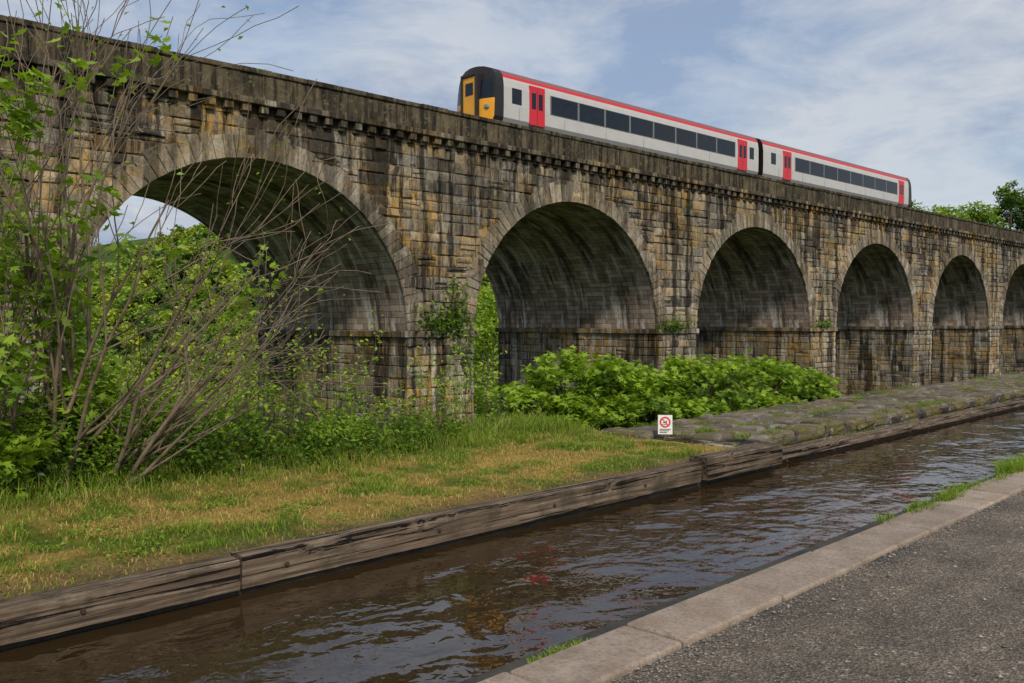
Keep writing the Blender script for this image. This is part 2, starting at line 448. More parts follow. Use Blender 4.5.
while z<.92:
    z1=min(z+rng.uniform(.36,.52),.94)
    if .94-z1<.2:z1=.94
    for a,b in edges:
        if a<-12: continue
        course(a,b,z,z1,.5,1.3,C1,ff)
    for c in cents:
        if c<0: continue
        course(-XF,-XB,z,z1,.5,1.3,C2,lambda x0,x1,z,z1:[(-x1,c+A,z),(-x0,c+A,z),(-x0,c+A,z1),(-x1,c+A,z1)])
    z=z1
parts.append(pillow(C1,(1,0,0),.015,.11,.011,.040,.017,lambda N:colblock(N)*.95))
parts.append(pillow(C2,(0,-1,0),.02,.06,.010,.028,.010,lambda N:colblock(N)*1.05))
V_,F_,C_=join(parts)
mk('facing_blocks',V_,F_,m_block,C_,parent=via)
# voussoirs
C=[]
NV=55
for c in cents:
    th=np.linspace(math.pi,0,NV+1)
    for i in range(NV):
        t0,t1=th[i],th[i+1]
        r=rng.choice([.72,.85,1.0])if i!=NV//2 else 1.1
        def P_(t,e): return (XF,c+(A+e)*math.cos(t),SPR+(RISE+e)*math.sin(t))
        C.append([P_(t0,-.015),P_(t1,-.015),P_(t1,r),P_(t0,r)])
C=np.array(C); C[:,:,2]=np.minimum(C[:,:,2],TOPZ)
Vv,Fv,Cv=pillow(C,(1,0,0),.085,.13,.008,.012,.007,lambda N:(np.array([.43,.36,.26])*rng.uniform(.5,1.25,(N,1))))
mk('arch_rings',Vv,Fv,m_vous,Cv,parent=via)
bl=[]
for a,b in edges:
    bl.append((XB-.16,XF+.17,a-.16,b+.16,.94,1.22))
ob=boxes('imposts',bl,stone_mat('stone_impost',attr=False,tint=(.26,.21,.15),streak=.7),via,.03)
m_corn=stone_mat('stone_cornice',attr=False,tint=(.24,.195,.135),streak=.85,lime=.2)
bl=[]
y=YL
while y<YR:
    L=rng.uniform(1.1,1.6); bl.append((XF-.3,XF+.40+rng.uniform(-.015,.015),y+.006,min(y+L,YR)-.006,9.50,9.72+rng.uniform(-.008,.008))); y+=L
boxes('cornice_slabs',bl,m_corn,via,.03)
bl=[]
y=YL
while y<YR:
    e_=rng.uniform(-.02,.02)
    bl.append((XF-.1,XF+.32+e_,y+e_,y+.32,9.22,9.497)); bl.append((XF-.1,XF+.19+e_,y+.03,y+.29,9.10,9.217)); y+=.68
boxes('corbels',bl,m_corn,via,.02)
boxes('frieze',[(XF-.5,XF+.03,YL,YR,9.1,9.499),(XB-.03,XB+.5,YL,YR,9.1,9.72),(XB+.5,XF-.5,YL,YR,9.2,9.9)],m_corn,via)
bl=[];cp=[]
y=YL
while y<YR:
    L=rng.uniform(1.2,2.1); e=rng.uniform(-.02,.02)
    bl.append((XF-.38,XF+.10+e,y+.006,min(y+L,YR)-.006,9.715,10.66)); y+=L
y=YL
while y<YR:
    L=rng.uniform(1.0,1.5)
    cp.append((XF-.46,XF+.17+rng.uniform(-.015,.015),y+.006,min(y+L,YR)-.006,10.655,10.84+rng.uniform(-.018,.018))); y+=L
boxes('parapet_wall',bl,m_par,via,.02)
boxes('parapet_coping',cp,m_par,via,.035)
boxes('back_parapet',[(XB,XB+.45,YL,YR,9.72,10.8)],m_par,via,.03)
m_ball=simple('ballast',(.14,.125,.11),.95,.5,12,.9)
boxes('ballast_bed',[(XB+.5,XF-.5,YL,YR,9.9,10.08)],m_ball,via)
m_rail=simple('rail_steel',(.12,.08,.06),.45,.2,10,0,.8)
bl=[]
for tx in (-33.4,-37.6):
    for s in (-.75,.75): bl.append((tx+s-.035,tx+s+.035,YL,YR,10.12,10.27))
boxes('rails',bl,m_rail,via)
boxes('sleepers',[(tx-1.25,tx+1.25,yy,yy+.25,10.05,10.13) for tx in (-33.4,-37.6) for yy in np.arange(YL,YR-.3,.75)],simple('sleeper_concrete',(.3,.28,.25),.9),via)

# ------------------------------------------------------------------ train
RAIL=10.32; TX=-33.40
train=empty('passenger_train',(0,0,0))
def paint(name,col,rough=.35):
    M=MT(name);o=M.pos()
    c=M.mix(M.ramp(M.noise(M.map(o,(1,1,1.2)),1.5,5,.65),[(.4,0),(.75,.35)]),col,tuple(x*.6+.02 for x in col))
    return M.pbr(c,rough,spec=.4)
m_white=paint('paint_light_grey',(.52,.50,.47)); m_red=paint('paint_red',(.62,.02,.03)); m_blk=paint('paint_black',(.02,.016,.014),.4)
m_yel=paint('paint_yellow',(.90,.40,.02)); m_roof=paint('roof_grey',(.22,.10,.09),.6); m_gls=simple('train_glass',(.012,.017,.025),.1,.2,3,spec=.3)
m_und=simple('underframe',(.03,.028,.025),.8)
m_skirt=paint('skirt_grey',(.28,.28,.28),.5)
m_pillar=simple('window_pillar',(.17,.17,.175),.6)
prof=[(1.22,.85),(1.38,1.25),(1.40,1.9),(1.395,2.75),(1.36,3.05),(1.33,3.19),(1.27,3.36),(1.08,3.58),(.7,3.71),(.3,3.77),(0,3.78)]
PR=np.array([(x,z) for x,z in prof]+[(-x,z) for x,z in prof[-2::-1]])
def hw_at(z): return np.interp(z,[p_[1] for p_ in prof],[p_[0] for p_ in prof])
def car(pref,ya,yb,front,back):
    V=[];F=[];MI=[]
    def off(x,z,k): return k*(.34*(x/1.4)**2+.22*max(0,(z-1.9)/1.9)**1.3)
    st=[0,.45,.95]+list(np.linspace(1.6,yb-ya-1.6,14))+[yb-ya-.95,yb-ya-.45,yb-ya]
    for si,s in enumerate(st):
        for x,z in PR:
            y=ya+s
            if front and si==0: y=ya+off(x,z,1)
            if back and si==len(st)-1: y=yb-off(x,z,1)
            V.append((TX+x,y,RAIL+z))
    n=len(PR)
    for si in range(len(st)-1):
        for i in range(n-1):
            a=si*n+i; F.append([a,a+n,a+n+1,a+1])
            zz=(PR[i][1]+PR[i+1][1])/2
            m=0
            if zz<1.2:m=4
            if 3.19<zz<3.36:m=1
            if zz>=3.36:m=3
            if (front and si<2) or (back and si>=len(st)-3): m=2
            MI.append(m)
    mk(pref+'_body',V,F,[m_white,m_red,m_blk,m_roof,m_skirt,m_yel],parent=train,midx=MI,smooth=False)
    for isf,yy,sg in ((True,ya,1),(False,yb,-1)):
        cab=front if isf else back
        V=[];F=[];MI=[]
        zs=[p_[1] for p_ in prof[:2]]+[1.6,1.9,2.1]+[p_[1] for p_ in prof[3:]]
        xs=[-1,-.94,-.86,-.6,-.36,0,.36,.6,.86,.94,1]
        for z in zs:
            h=hw_at(z)
            for x in xs:
                V.append((TX+x*h,yy+(sg*off(x*h,z,1) if cab else 0),RAIL+z))
        for i in range(len(zs)-1):
            for j in range(len(xs)-1):
                a=i*len(xs)+j
                F.append([a,a+1,a+1+len(xs),a+len(xs)])
                z=(zs[i]+zs[i+1])/2; x=abs(xs[j]+xs[j+1])/2
                m=0
                if cab and .36<x and z<2.1 and z>.9: m=2
                if cab and .36<x<.93 and 2.1<z<3.05: m=1
                MI.append(m if cab else 0)
        mk(pref+'_end',V,F,[m_blk,m_gls,m_yel],parent=train,midx=MI)
        if cab:
            f=yy-sg*.12; g=yy+sg*.2
            y0_,y1_=min(f,g),max(f,g)
            boxes(pref+'_gangway_frame',[(TX-.60,TX-.46,y0_,y1_+.3,RAIL+1.1,RAIL+3.40),(TX+.46,TX+.60,y0_,y1_+.3,RAIL+1.1,RAIL+3.40),(TX-.46,TX+.46,y0_,y1_+.4,RAIL+3.24,RAIL+3.40)],m_blk,train,.03)
            boxes(pref+'_gangway_door',[(TX-.45,TX+.45,min(yy-sg*.06,yy+sg*.3),max(yy-sg*.06,yy+sg*.3),RAIL+1.1,RAIL+3.23)],m_yel,train)
            boxes(pref+'_gangway_window',[(TX-.28,TX+.28,yy-sg*.06-.012,yy-sg*.06+.012,RAIL+2.35,RAIL+2.95)],m_gls,train)
            boxes(pref+'_coupler',[(TX-.2,TX+.2,yy-.45,yy+.4,RAIL+.7,RAIL+1.05)],m_und,train,.04)
            boxes(pref+'_headlight',[(TX+s*1.02-.14,TX+s*1.02+.14,yy+sg*.16-.06,yy+sg*.16+.12,RAIL+1.62,RAIL+1.8) for s in (-1,1)],simple('lamp_glass',(.3,.3,.27),.3),train,.03)
    XS=TX+1.40
    def panel(nm,y0,y1,z0,z1,mat,p=.012,both=True,bev=0):
        bl=[(XS-.10,XS+p,y0,y1,RAIL+z0,RAIL+z1)]
        if both: bl.append((TX-1.40-p,TX-1.40+.10,y0,y1,RAIL+z0,RAIL+z1))
        boxes(pref+'_'+nm,bl,mat,train)
    return panel
def fit(pn,doors,wins,small,ya,yb):
    for a,b in doors:
        pn('door',a,b,1.15,3.09,m_red,.015)
        m=(a+b)/2
        pn('door_glass',a+.16,m-.09,1.95,2.75,m_gls,.022); pn('door_glass',m+.09,b-.16,1.95,2.75,m_gls,.022)
        pn('door_gap',m-.012,m+.012,1.2,3.0,m_blk,.020)
    a,b=wins
    pn('window_band',a,b,1.86,2.84,m_pillar,.008)
    k=8; w_=(b-a)/k
    for i in range(k): pn('window',a+i*w_+.08,a+(i+1)*w_-.08,1.90,2.81,m_gls,.020)
    for a,b in small: pn('side_window',a,b,2.0,2.75,m_gls,.020)
    for y in np.arange(ya+2,yb-1,3.3): pn('panel_seam',y,y+.015,1.25,1.84,m_skirt,.004)
pn=car('lead_car',29.2,53.4,True,False)
fit(pn,[(31.9,33.0),(50.9,52.0)],(33.4,50.6),[(30.7,31.35),(52.3,52.8)],29.2,53.4)
pn=car('rear_car',54.0,78.3,False,True)
fit(pn,[(56.6,57.7),(75.4,76.4)],(58.2,75.1),[(55.0,55.6)],54.0,78.3)
boxes('gangway_bellows',[(TX-.6,TX+.6,53.3+i*.16,53.38+i*.16,RAIL+1.1,RAIL+3.5) for i in range(5)]+[(TX-.55,TX+.55,53.3,54.1,RAIL+1.15,RAIL+3.45)],m_und,train)
bl=[]
for ya in (30.2,54.0):
    bl.append((TX-1.2,TX+1.2,ya+1,ya+22.2,RAIL+.75,RAIL+.9))
    bl.append((TX-1.1,TX+1.1,ya+8,ya+15,RAIL+.3,RAIL+.75))
    for q in (2.2,18.2): bl.append((TX-1.15,TX+1.15,ya+q,ya+q+2.9,RAIL+.4,RAIL+.7))
boxes('underframe',bl,m_und,train,.03)
ln=[]
for ya in (30.2,54.0):
    for q in (2.6,4.9,18.6,20.9):
        for s in (-1,1):
            ln.append(([(TX+s*.8,ya+q,RAIL+.42),(TX+s*.68,ya+q,RAIL+.42)],[.42,.42]))
V,F=tubes(ln,20); mk('wheels',V,F,m_und,parent=train)

# ------------------------------------------------------------------ canal etc (local: x=-d, y=u, rotated by PHI)
def canal_parent(name):
    e=empty(name); e.rotation_euler[2]=PHI; return e
M=MT('canal_water'); o_=M.obj()
n1=M.noise(M.map(o_,(1.0,.7,1),rot=(0,0,.5)),2.6,2,.5,.5)
n2=M.noise(M.map(o_,(1,.85,1),rot=(0,0,-.3)),8.5,2,.5,.4)
n3=M.noise(M.map(o_,(1,.5,1)),.5,2)
hh=M.n('Math',_operation='ADD',i0=n1,i1=M.n('Math',_operation='MULTIPLY',i0=n2,i1=.20).outputs[0]).outputs[0]
hh=M.n('Math',_operation='MULTIPLY',i0=hh,i1=M.ramp(n3,[(.40,.18),(.62,1)])).outputs[0]
m_water=M.pbr((.034,.021,.009),.02,M.bump(hh,1.0,.048),spec=.5,IOR=1.55)
V=[(-6.35,-12,-.30),(-2.6,-12,-.30),(-2.6,130,-.30),(-6.35,130,-.30)]
mk('canal_water',V,[[0,1,2,3]],m_water,rotz=PHI)

M=MT('weathered_timber'); o_=M.obj()
g=M.noise(M.map(o_,(14,.55,14)),1.6,7,.7,.6)
c=M.ramp(g,[(.28,(.026,.018,.013)),(.45,(.12,.083,.054)),(.6,(.22,.165,.115)),(.75,(.38,.32,.24))])
gr=M.ramp(M.noise(o_,2.2,5,.7),[(.48,0),(.64,.7)])
c=M.mix(gr,c,(.05,.042,.026))
crk=M.ramp(M.noise(M.map(o_,(20,.28,20),(3,0,1)),1.5,4,.6,.3),[(.39,0),(.44,1)])
c=M.mix(crk,(.006,.005,.004),c)
nrm=M.bump(crk,1,.025); nrm=M.bump(g,1,.015,nrm)
m_timber=M.pbr(c,.88,nrm,spec=.2)
m_bolt=simple('rusty_iron',(.06,.03,.02),.8,.4,20,.5)
def beam(name,d0,d1,u0,u1,z0,z1,seed,mat=None,bolts=True):
    nu=int((u1-u0)/.06)+2; us=np.linspace(u0,u1,nu)
    c=.014
    ring=[(-d0,z0),(-d0,(z0+z1)/2),(-d0,z1-c),(-d0-c,z1),(-(d0+d1)/2,z1),(-d1+c,z1),(-d1,z1-c),(-d1,z0)]
    k=len(ring); V=[]
    for i,u in enumerate(us):
        for j,(a,b) in enumerate(ring):
            wob=.008*(fbm(u*.8+j*7,seed,1)-.5)*2
            sm=.004*(vn(u*9+j*31,seed*3.1,2)-.5)*2
            chip=-.045*max(0,fbm(u*4,seed+9.5,4,3)-.62)*4 if j in (2,3) else 0
            V.append((a+wob+(chip if j==2 else chip*.6),u,b+wob*.6+sm+chip))
    F=[]
    for i in range(nu-1):
        for j in range(k):
            j2=(j+1)%k; F.append([i*k+j,(i+1)*k+j,(i+1)*k+j2,i*k+j2])
    e=canal_parent(name)
    mk('timber',V,F,mat or m_timber,parent=e)
    for q in (0,nu-1):
        Vc=[V[q*k+j] for j in range(k)]
        mk('end_grain',Vc,[[0,1,6,7],[1,2,5,6],[2,3,4,5]],mat or m_timber,parent=e)
    if bolts:
        ln=[]
        for u in np.arange(u0+.35,u1,1.45):
            ln.append(([(-d0+.001,u,z1-.12),(-d0+.015,u,z1-.12)],[.018,.016])); ln.append(([(-d0+.015,u,z1-.12),(-d0+.016,u,z1-.12)],[.016,.0005]))
        V,F=tubes(ln,8); mk('bolts',V,F,m_bolt,parent=e)
beam('timber_fender',5.64,5.82,-5,-1.2,-.245,-.03,3)
beam('timber_fender',5.64,5.82,-1.19,3.10,-.245,-.03,4)
beam('timber_fender',5.66,5.83,3.13,8.93,-.245,-.02,5)
beam('timber_fender',5.60,5.85,8.965,10.75,-.225,.03,6)
u=10.9;s=20
while u<95:
    L=5.2; beam('trough_edge_beam',5.80,6.02,u,u+L-.02,-.25,-.15,s,m_timber); u+=L; s+=1
M=MT('wet_masonry'); o_=M.obj()
c=M.mix(M.ramp(M.noise(o_,2.2,6,.7),[(.35,0),(.65,1)]),(.02,.018,.013),(.07,.06,.04))
m_wet=M.pbr(c,.6,M.bump(M.noise(o_,7,6,.7),1,.03))
boxes('canal_wall',[(-6.02,-5.72,-12,10.8,-1.6,-.252),(-6.4,-5.86,10.8,110,-1.6,-.258),(-3.1,-2.86,-12,110,-1.6,-.09)],m_wet,rotz=PHI)

# verge
def vh(u,d):
    z=-.05+.05*sst(d,5.85,6.6)+.05*(fbm(u*1.3,d*1.3,8)-.5)*sst(d,5.8,6.3)+.10*sst(d,7.2,8.6)
    z=z-2.1*sst(d,8.9,11.5)-2.0*sst(d,11.5,16)
    plat=sst(u,9.6,10.4)
    z=z*(1-plat)+plat*(-.03-.5*sst(u,10.5,11.2)-.5*sst(d,8.0,8.6)-1.1*sst(d,9,11.5)-2*sst(d,11.5,16))
    return z
us=np.concatenate([np.arange(-12,-1,.25),np.arange(-1,11.5,.07),np.arange(11.5,60,.6)]); ds=np.concatenate([np.arange(5.79,9.2,.07),np.arange(9.2,17,.4)])
UU,DD=np.meshgrid(us,ds); ZZ=vh(UU,DD)
ZZ+=.025*(fbm(UU*9,DD*9,31,3)-.5)
V=np.stack([-DD,UU,ZZ],-1).reshape(-1,3); nd,nu=UU.shape; idx=np.arange(nd*nu).reshape(nd,nu)
F=np.stack([idx[:-1,:-1],idx[:-1,1:],idx[1:,1:],idx[1:,:-1]],-1).reshape(-1,4)[:,::-1]
def drymask(u,d):
    q=fbm(u*.9+3,d*1.6,21,5)+.6*(fbm(u*4,d*4,44,3)-.5)
    return np.clip(sst(q,.37,.58)*(1-sst(d,7.5,8.4)),0,1)
dm=drymask(UU,DD).reshape(-1,1)
edge=(1-sst(DD,5.85,6.1+.6*fbm(UU*1.5,DD,71))).reshape(-1,1)
c=(1-dm)*np.array([.13,.17,.028])+dm*np.array([.42,.29,.085])
c=c*(1-edge*.85)+edge*.85*np.array([.17,.12,.07])
c=c*(.6+.8*fbm(UU*6,DD*6,51,3).reshape(-1,1))
M=MT('verge_turf'); o_=M.obj()
cc=M.mix(M.ramp(M.noise(o_,38,5,.75),[(.35,0),(.68,1)]),M.mix(1.0,M.attr(),(.45,.42,.35),'MULTIPLY'),M.mix(1.0,M.attr(),(1.35,1.35,1.2),'MULTIPLY'))
m_turf=M.pbr(cc,.95,M.bump(M.noise(o_,45,5,.75),1,.03),spec=.1)
mk('grass_verge',V,F,m_turf,c,rotz=PHI,smooth=True)
def blades(U,D,Z,H,W,col,lean=.6):
    n=len(U); a=rng.uniform(0,2*math.pi,n); b=a+rng.uniform(.8,2.2,n)
    lx=np.cos(b)*H*lean*rng.uniform(0,1,n); ly=np.sin(b)*H*lean*rng.uniform(0,1,n)
    X=-D
    p0=np.stack([X-np.cos(a)*W/2,U-np.sin(a)*W/2,Z],-1); p1=np.stack([X+np.cos(a)*W/2,U+np.sin(a)*W/2,Z],-1)
    m0=np.stack([X-np.cos(a)*W*.4+lx*.4,U-np.sin(a)*W*.4+ly*.4,Z+H*.6],-1); m1=np.stack([X+np.cos(a)*W*.4+lx*.4,U+np.sin(a)*W*.4+ly*.4,Z+H*.6],-1)
    t=np.stack([X+lx,U+ly,Z+H*(1-.25*lean)],-1)
    V=np.stack([p0,p1,m1,m0,t],1).reshape(-1,3)
    f=np.array([[0,1,2],[0,2,3],[3,2,4]]); F=(f[None]+(np.arange(n)*5)[:,None,None]).reshape(-1,3)
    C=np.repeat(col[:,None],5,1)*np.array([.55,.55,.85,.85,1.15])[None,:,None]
    return V,F,C.reshape(-1,3)
parts=[]
n=100000
U=rng.uniform(-1.5,11,n); D=5.84+(rng.uniform(0,1,n)**.9)*3.0
dn=fbm(U*4,D*4,61,3); keep=(rng.uniform(0,1,n)<np.clip((dn-.32)*4.0,0.04,1)*(.2+.8*sst(D,5.85,6.4)))
keep&=~((U>9.9)&(D<8.1)&(rng.uniform(0,1,n)<sst(U+ (D-6)*.55,9.9,10.7)))
U,D=U[keep],D[keep]; n=len(U)
dmk=drymask(U,D); isdry=(rng.uniform(0,1,n)<dmk*.85+.06)
col=np.where(isdry[:,None],np.array([.56,.40,.13]),np.array([.26,.36,.035]))*rng.uniform(.6,1.35,(n,1))
H=rng.uniform(.02,.06,n)*(1+.9*sst(D,7.2,8.6))*(1+1.1*(fbm(U*2,D*2,88)>.56)*(1-dmk))
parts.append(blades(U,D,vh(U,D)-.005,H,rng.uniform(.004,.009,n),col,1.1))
n=18000
U=rng.uniform(-2,10,n); D=rng.uniform(7.5,9.4,n); keep=rng.uniform(0,1,n)<sst(D+1.0*(fbm(U*.9,D*.9,90)-.5),7.8,8.5)*.9; U,D=U[keep],D[keep]; n=len(U)
col=gcol(n,.85); col[rng.uniform(0,1,n)<.15]=[.4,.32,.12]
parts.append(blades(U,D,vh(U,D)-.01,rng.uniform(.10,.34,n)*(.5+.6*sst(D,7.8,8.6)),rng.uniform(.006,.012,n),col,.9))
def tuft(u,d,z,n,R,h,t=.8,W=.007):
    a=rng.uniform(0,6.28,n); r=R*np.sqrt(rng.uniform(0,1,n))
    return blades(u+r*np.cos(a)*1.6,d+r*np.sin(a)*.6,np.full(n,z),rng.uniform(.4,1,n)*h,np.full(n,W),gcol(n,t),1.1)
for (u,d,n,R,h) in [(3.05,6.10,200,.12,.09),(5.6,6.3,90,.12,.07),(1.9,6.3,80,.1,.06),(7.9,6.05,90,.15,.07),(9.4,6.2,160,.2,.12),(8.4,7.5,160,.2,.15),(9.2,8.3,300,.35,.3),(4.2,5.9,120,.3,.06),(6.6,5.9,140,.4,.06),(2.2,5.9,100,.3,.05)]:
    parts.append(tuft(u,d,float(vh(np.array(u),np.array(d)))-.005,n,R,h))
for i in range(70):
    u=10.8+rng.uniform(0,1)**1.3*22; side=rng.choice([6.07,6.15,8.05,6.9,6.12,7.5]); parts.append(tuft(u,side+rng.uniform(-.03,.1),.04 if side>6.1 else -.15,int(rng.uniform(30,140)),.1+.2*rng.uniform(),rng.uniform(.04,.12),.75))
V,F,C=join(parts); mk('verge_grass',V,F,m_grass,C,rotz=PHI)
n=2600; ku=rng.uniform(-1,10,60); kd=rng.uniform(5.95,8.6,60); ki=rng.integers(0,60,n)
U=ku[ki]+rng.normal(0,.10,n); D=np.clip(kd[ki]+rng.normal(0,.07,n),5.86,9); P=np.stack([-D,U,vh(U,D)+rng.uniform(.01,.05,n)],-1)
V,F,C=leaves(P,.035,gcol(n,.7),'diamond',1.0); mk('verge_weeds',V,F,m_leaf,C,rotz=PHI)
parts=[]
for i in range(34):
    u=rng.uniform(7.2,13.5); parts.append(tuft(u,2.82+rng.uniform(-.05,.05),.0,int(rng.uniform(20,90)),.06+.12*rng.uniform(),rng.uniform(.04,.12)))
for (u,n,h) in [(10.6,500,.24),(11.2,500,.22),(9.1,240,.14),(3.35,200,.06),(3.2,120,.05),(8.0,120,.08),(12.3,300,.16),(8.7,160,.1)]:
    parts.append(tuft(u,2.88,-.03,n,.2 if u>5 else .09,h,.9))
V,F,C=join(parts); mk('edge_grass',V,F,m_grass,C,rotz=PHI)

boxes('aqueduct_masonry',[(-8.15,-6.10,10.3,110,-21,-.02)],m_wall,rotz=PHI)
C=[]
u=10.15
while u<75:
    L=rng.uniform(.28,.5) if u<40 else .8
    dcur=6.08+rng.uniform(-.02,.02)
    first=True
    while dcur<8.1:
        w_=(rng.uniform(.38,.5) if first else rng.uniform(.22,.5)); first=False
        if 8.16-(dcur+w_)<.15: w_=8.16-dcur
        j=rng.uniform(-.03,.03,4)
        if not(u<10.9 and dcur<7.0-(u-10.1)*1.1):
            C.append([(-dcur-w_,u+j[0],-.02),(-dcur,u+j[1],-.02),(-dcur,u+L+j[2],-.02),(-dcur-w_,u+L+j[3],-.02)])
        dcur+=w_
    u+=L
Vs,Fs,Cs=pillow(C,(0,0,1),.045,.085,.010,.03,.009,lambda N:np.array([.19,.16,.13])*rng.uniform(.45,1.35,(N,1)))
C=[]
for (z0,z1) in ((-.24,-.14),(-.14,-.02)):
    u=10.3
    while u<75:
        L=rng.uniform(.35,.8); C.append([(-6.1,u,z0),(-6.1,u+L,z0),(-6.1,u+L,z1),(-6.1,u,z1)]); u+=L
Vf,Ff,Cf=pillow(C,(1,0,0),.01,.05,.006,.02,.008,lambda N:np.array([.08,.072,.06])*rng.uniform(.5,1.5,(N,1)))
M=MT('sett_stone'); o_=M.pos()
c=M.mix(M.ramp(M.noise(o_,6,6,.7),[(.35,0),(.7,.8)]),M.attr(),M.mix(1.0,M.attr(),(.4,.38,.34),'MULTIPLY'))
c=M.mix(M.ramp(M.noise(o_,1.3,6,.7),[(.46,0),(.58,.85)]),c,(.14,.115,.035))
c=M.mix(M.ramp(M.noise(M.map(o_,loc=(4,4,4)),5,7,.75),[(.55,0),(.65,.6)]),c,(.38,.34,.29))
m_sett=M.pbr(c,.93,M.bump(M.noise(o_,18,6,.7),1,.02),spec=.2)
V,F,C=join([(Vs,Fs,Cs),(Vf,Ff,Cf)])
mk('stone_platform',V,F,m_sett,C,rotz=PHI)

# towpath
M=MT('gravel_path'); o_=M.obj()
v1=M.n('TexVoronoi',Vector=o_,Scale=60.0); v2=M.n('TexVoronoi',Vector=o_,Scale=130.0)
s1=M.n('SeparateColor',Color=v1.outputs['Color']).outputs[0]; s2=M.n('SeparateColor',Color=v2.outputs['Color']).outputs[1]
c=M.ramp(s1,[(0,(.08,.067,.055)),(.55,(.15,.128,.104)),(.9,(.23,.20,.165)),(1,(.40,.36,.31))])
c2=M.ramp(s2,[(0,(.075,.064,.052)),(.7,(.155,.134,.11)),(1,(.30,.27,.23))])
c=M.mix(M.ramp(M.noise(o_,14,4),[(.40,0),(.52,1)]),c,c2)
big=M.ramp(M.noise(M.map(o_,(1,.6,1)),1.5,7,.72),[(.36,0),(.64,1)])
c=M.mix(big,M.mix(1.0,c,(.60,.57,.54),'MULTIPLY'),M.mix(1.0,c,(1.4,1.3,1.17),'MULTIPLY'))
h=M.n('Math',_operation='ADD',i0=v1.outputs[0],i1=M.noise(o_,40,4,.7)).outputs[0]
m_path=M.pbr(c,.95,M.bump(h,.9,.012),spec=.25)
us=np.concatenate([np.arange(-8,16,.12),np.arange(16,110,1.5)]); ds=np.arange(-1.6,2.48,.12); ds[-1]=2.475
UU,DD=np.meshgrid(us,ds); ZZ=.0+.03*(fbm(UU*.7,DD*.7,77)-.5)+.008*(fbm(UU*5,DD*5,78)-.5)-.012*sst(DD,2.1,2.47)
V=np.stack([-DD,UU,ZZ],-1).reshape(-1,3); nd,nu=UU.shape; idx=np.arange(nd*nu).reshape(nd,nu)
F=np.stack([idx[:-1,:-1],idx[:-1,1:],idx[1:,1:],idx[1:,:-1]],-1).reshape(-1,4)[:,::-1]
mk('towpath',V,F,m_path,rotz=PHI,smooth=True)
boxes('towpath_masonry',[(-2.86,1.62,-12,110,-21,-.08)],m_wall,rotz=PHI)
n=5200; U=rng.uniform(.5,10,n); D=rng.uniform(-1.0,2.44,n)
near=rng.uniform(0,1,n)<.4; D[near]=2.46-rng.exponential(.09,near.sum())
T=np.array([[1,0,0],[0,1,0],[-1,0,0],[0,-1,0],[0,0,.7],[0,0,-.5]],float)
sz=rng.uniform(.003,.008,n)*(1+1.0*(rng.uniform(0,1,n)<.04))
Vp=np.stack([-D,U,np.full(n,.004)],-1)[:,None]+T[None]*sz[:,None,None]*rng.uniform(.6,1.3,(n,6,1))
f=np.array([[0,1,4],[1,2,4],[2,3,4],[3,0,4],[1,0,5],[2,1,5],[3,2,5],[0,3,5]]); F=(f[None]+(np.arange(n)*6)[:,None,None]).reshape(-1,3)
M=MT('pebble'); m_peb=M.pbr(M.attr(),.9)
mk('pebbles',Vp.reshape(-1,3),F,m_peb,np.repeat((np.array([.24,.21,.175])*rng.uniform(.4,1.5,(n,1)))[:,None],6,1).reshape(-1,3),rotz=PHI)
M=MT('coping_stone'); o_=M.pos()
c=M.mix(M.ramp(M.noise(o_,3,6,.65),[(.3,0),(.7,1)]),M.mix(1.0,M.attr(),(.62,.58,.52),'MULTIPLY'),M.attr())
c=M.mix(M.ramp(M.noise(o_,40,5,.7),[(.48,0),(.66,.65)]),c,(.15,.12,.095))
c=M.mix(M.ramp(M.noise(M.map(o_,loc=(5,5,5)),4,7,.75),[(.54,0),(.66,.6)]),c,(.17,.15,.10))
m_cop=M.pbr(c,.9,M.bump(M.noise(o_,35,6,.7),.9,.012),spec=.25)
u=-8
cp=empty('canal_coping'); cp.rotation_euler[2]=PHI
bl=[];cols=[]
while u<110:
    L=rng.uniform(.85,1.35); e=rng.uniform(-.012,.012)
    bl.append((-2.85+e,-2.475+rng.uniform(-.01,.01),u+.006,u+L-.006,-.17,.022+rng.uniform(-.006,.006)))
    cols.append(np.array([.42,.33,.26])*rng.uniform(.75,1.15)); u+=L
V,F=boxarr(bl); ob=mk('slabs',V,F,m_cop,np.repeat(np.array(cols),8,0),parent=cp)
b=ob.modifiers.new('b','BEVEL'); b.width=.018; b.segments=3

# ------------------------------------------------------------------ no-swimming sign
sg=empty('warning_sign'); sg.scale=(.86,.86,.86)
sg.location=(-7.49,10.12,0.03); sg.rotation_euler=(math.radians(-8),0,math.radians(40))
m_sw=simple('sign_white',(.75,.74,.70),.4,.1,20); m_sr=simple('sign_red',(.65,.03,.03),.4,.1,20); m_sb=simple('sign_black',(.02,.02,.02),.5)
boxes('post',[(-.02,.02,.004,.04,-.25,.30)],m_bark,sg)
boxes('panel',[(-.115,.115,-.006,.003,.02,.33)],m_sw,sg,.003)
V=[];F=[];k=28
for i in range(k):
    a=2*math.pi*i/k
    for r in (.062,.088): V.append((r*math.cos(a),-.009,.215+r*math.sin(a)))
for i in range(k): F.append([2*i,2*i+1,(2*i+3)%(2*k),(2*i+2)%(2*k)])
mk('prohibition_ring',V,F,m_sr,parent=sg)
V=[(-.05,-.0095,.255),(-.038,-.0095,.267),(.05,-.0095,.175),(.038,-.0095,.163)]; mk('prohibition_bar',V,[[0,1,2,3]],m_sr,parent=sg)
boxes('swimmer_and_text',[(-.035,.025,-.0085,-.0065,.20,.214),(.012,.03,-.0085,-.0065,.218,.236),(-.045,.045,-.0085,-.0065,.175,.183)]+[(-.09,.09-.03*i,-.0085,-.0065,.095-.025*i,.107-.025*i) for i in range(3)],m_sb,sg)

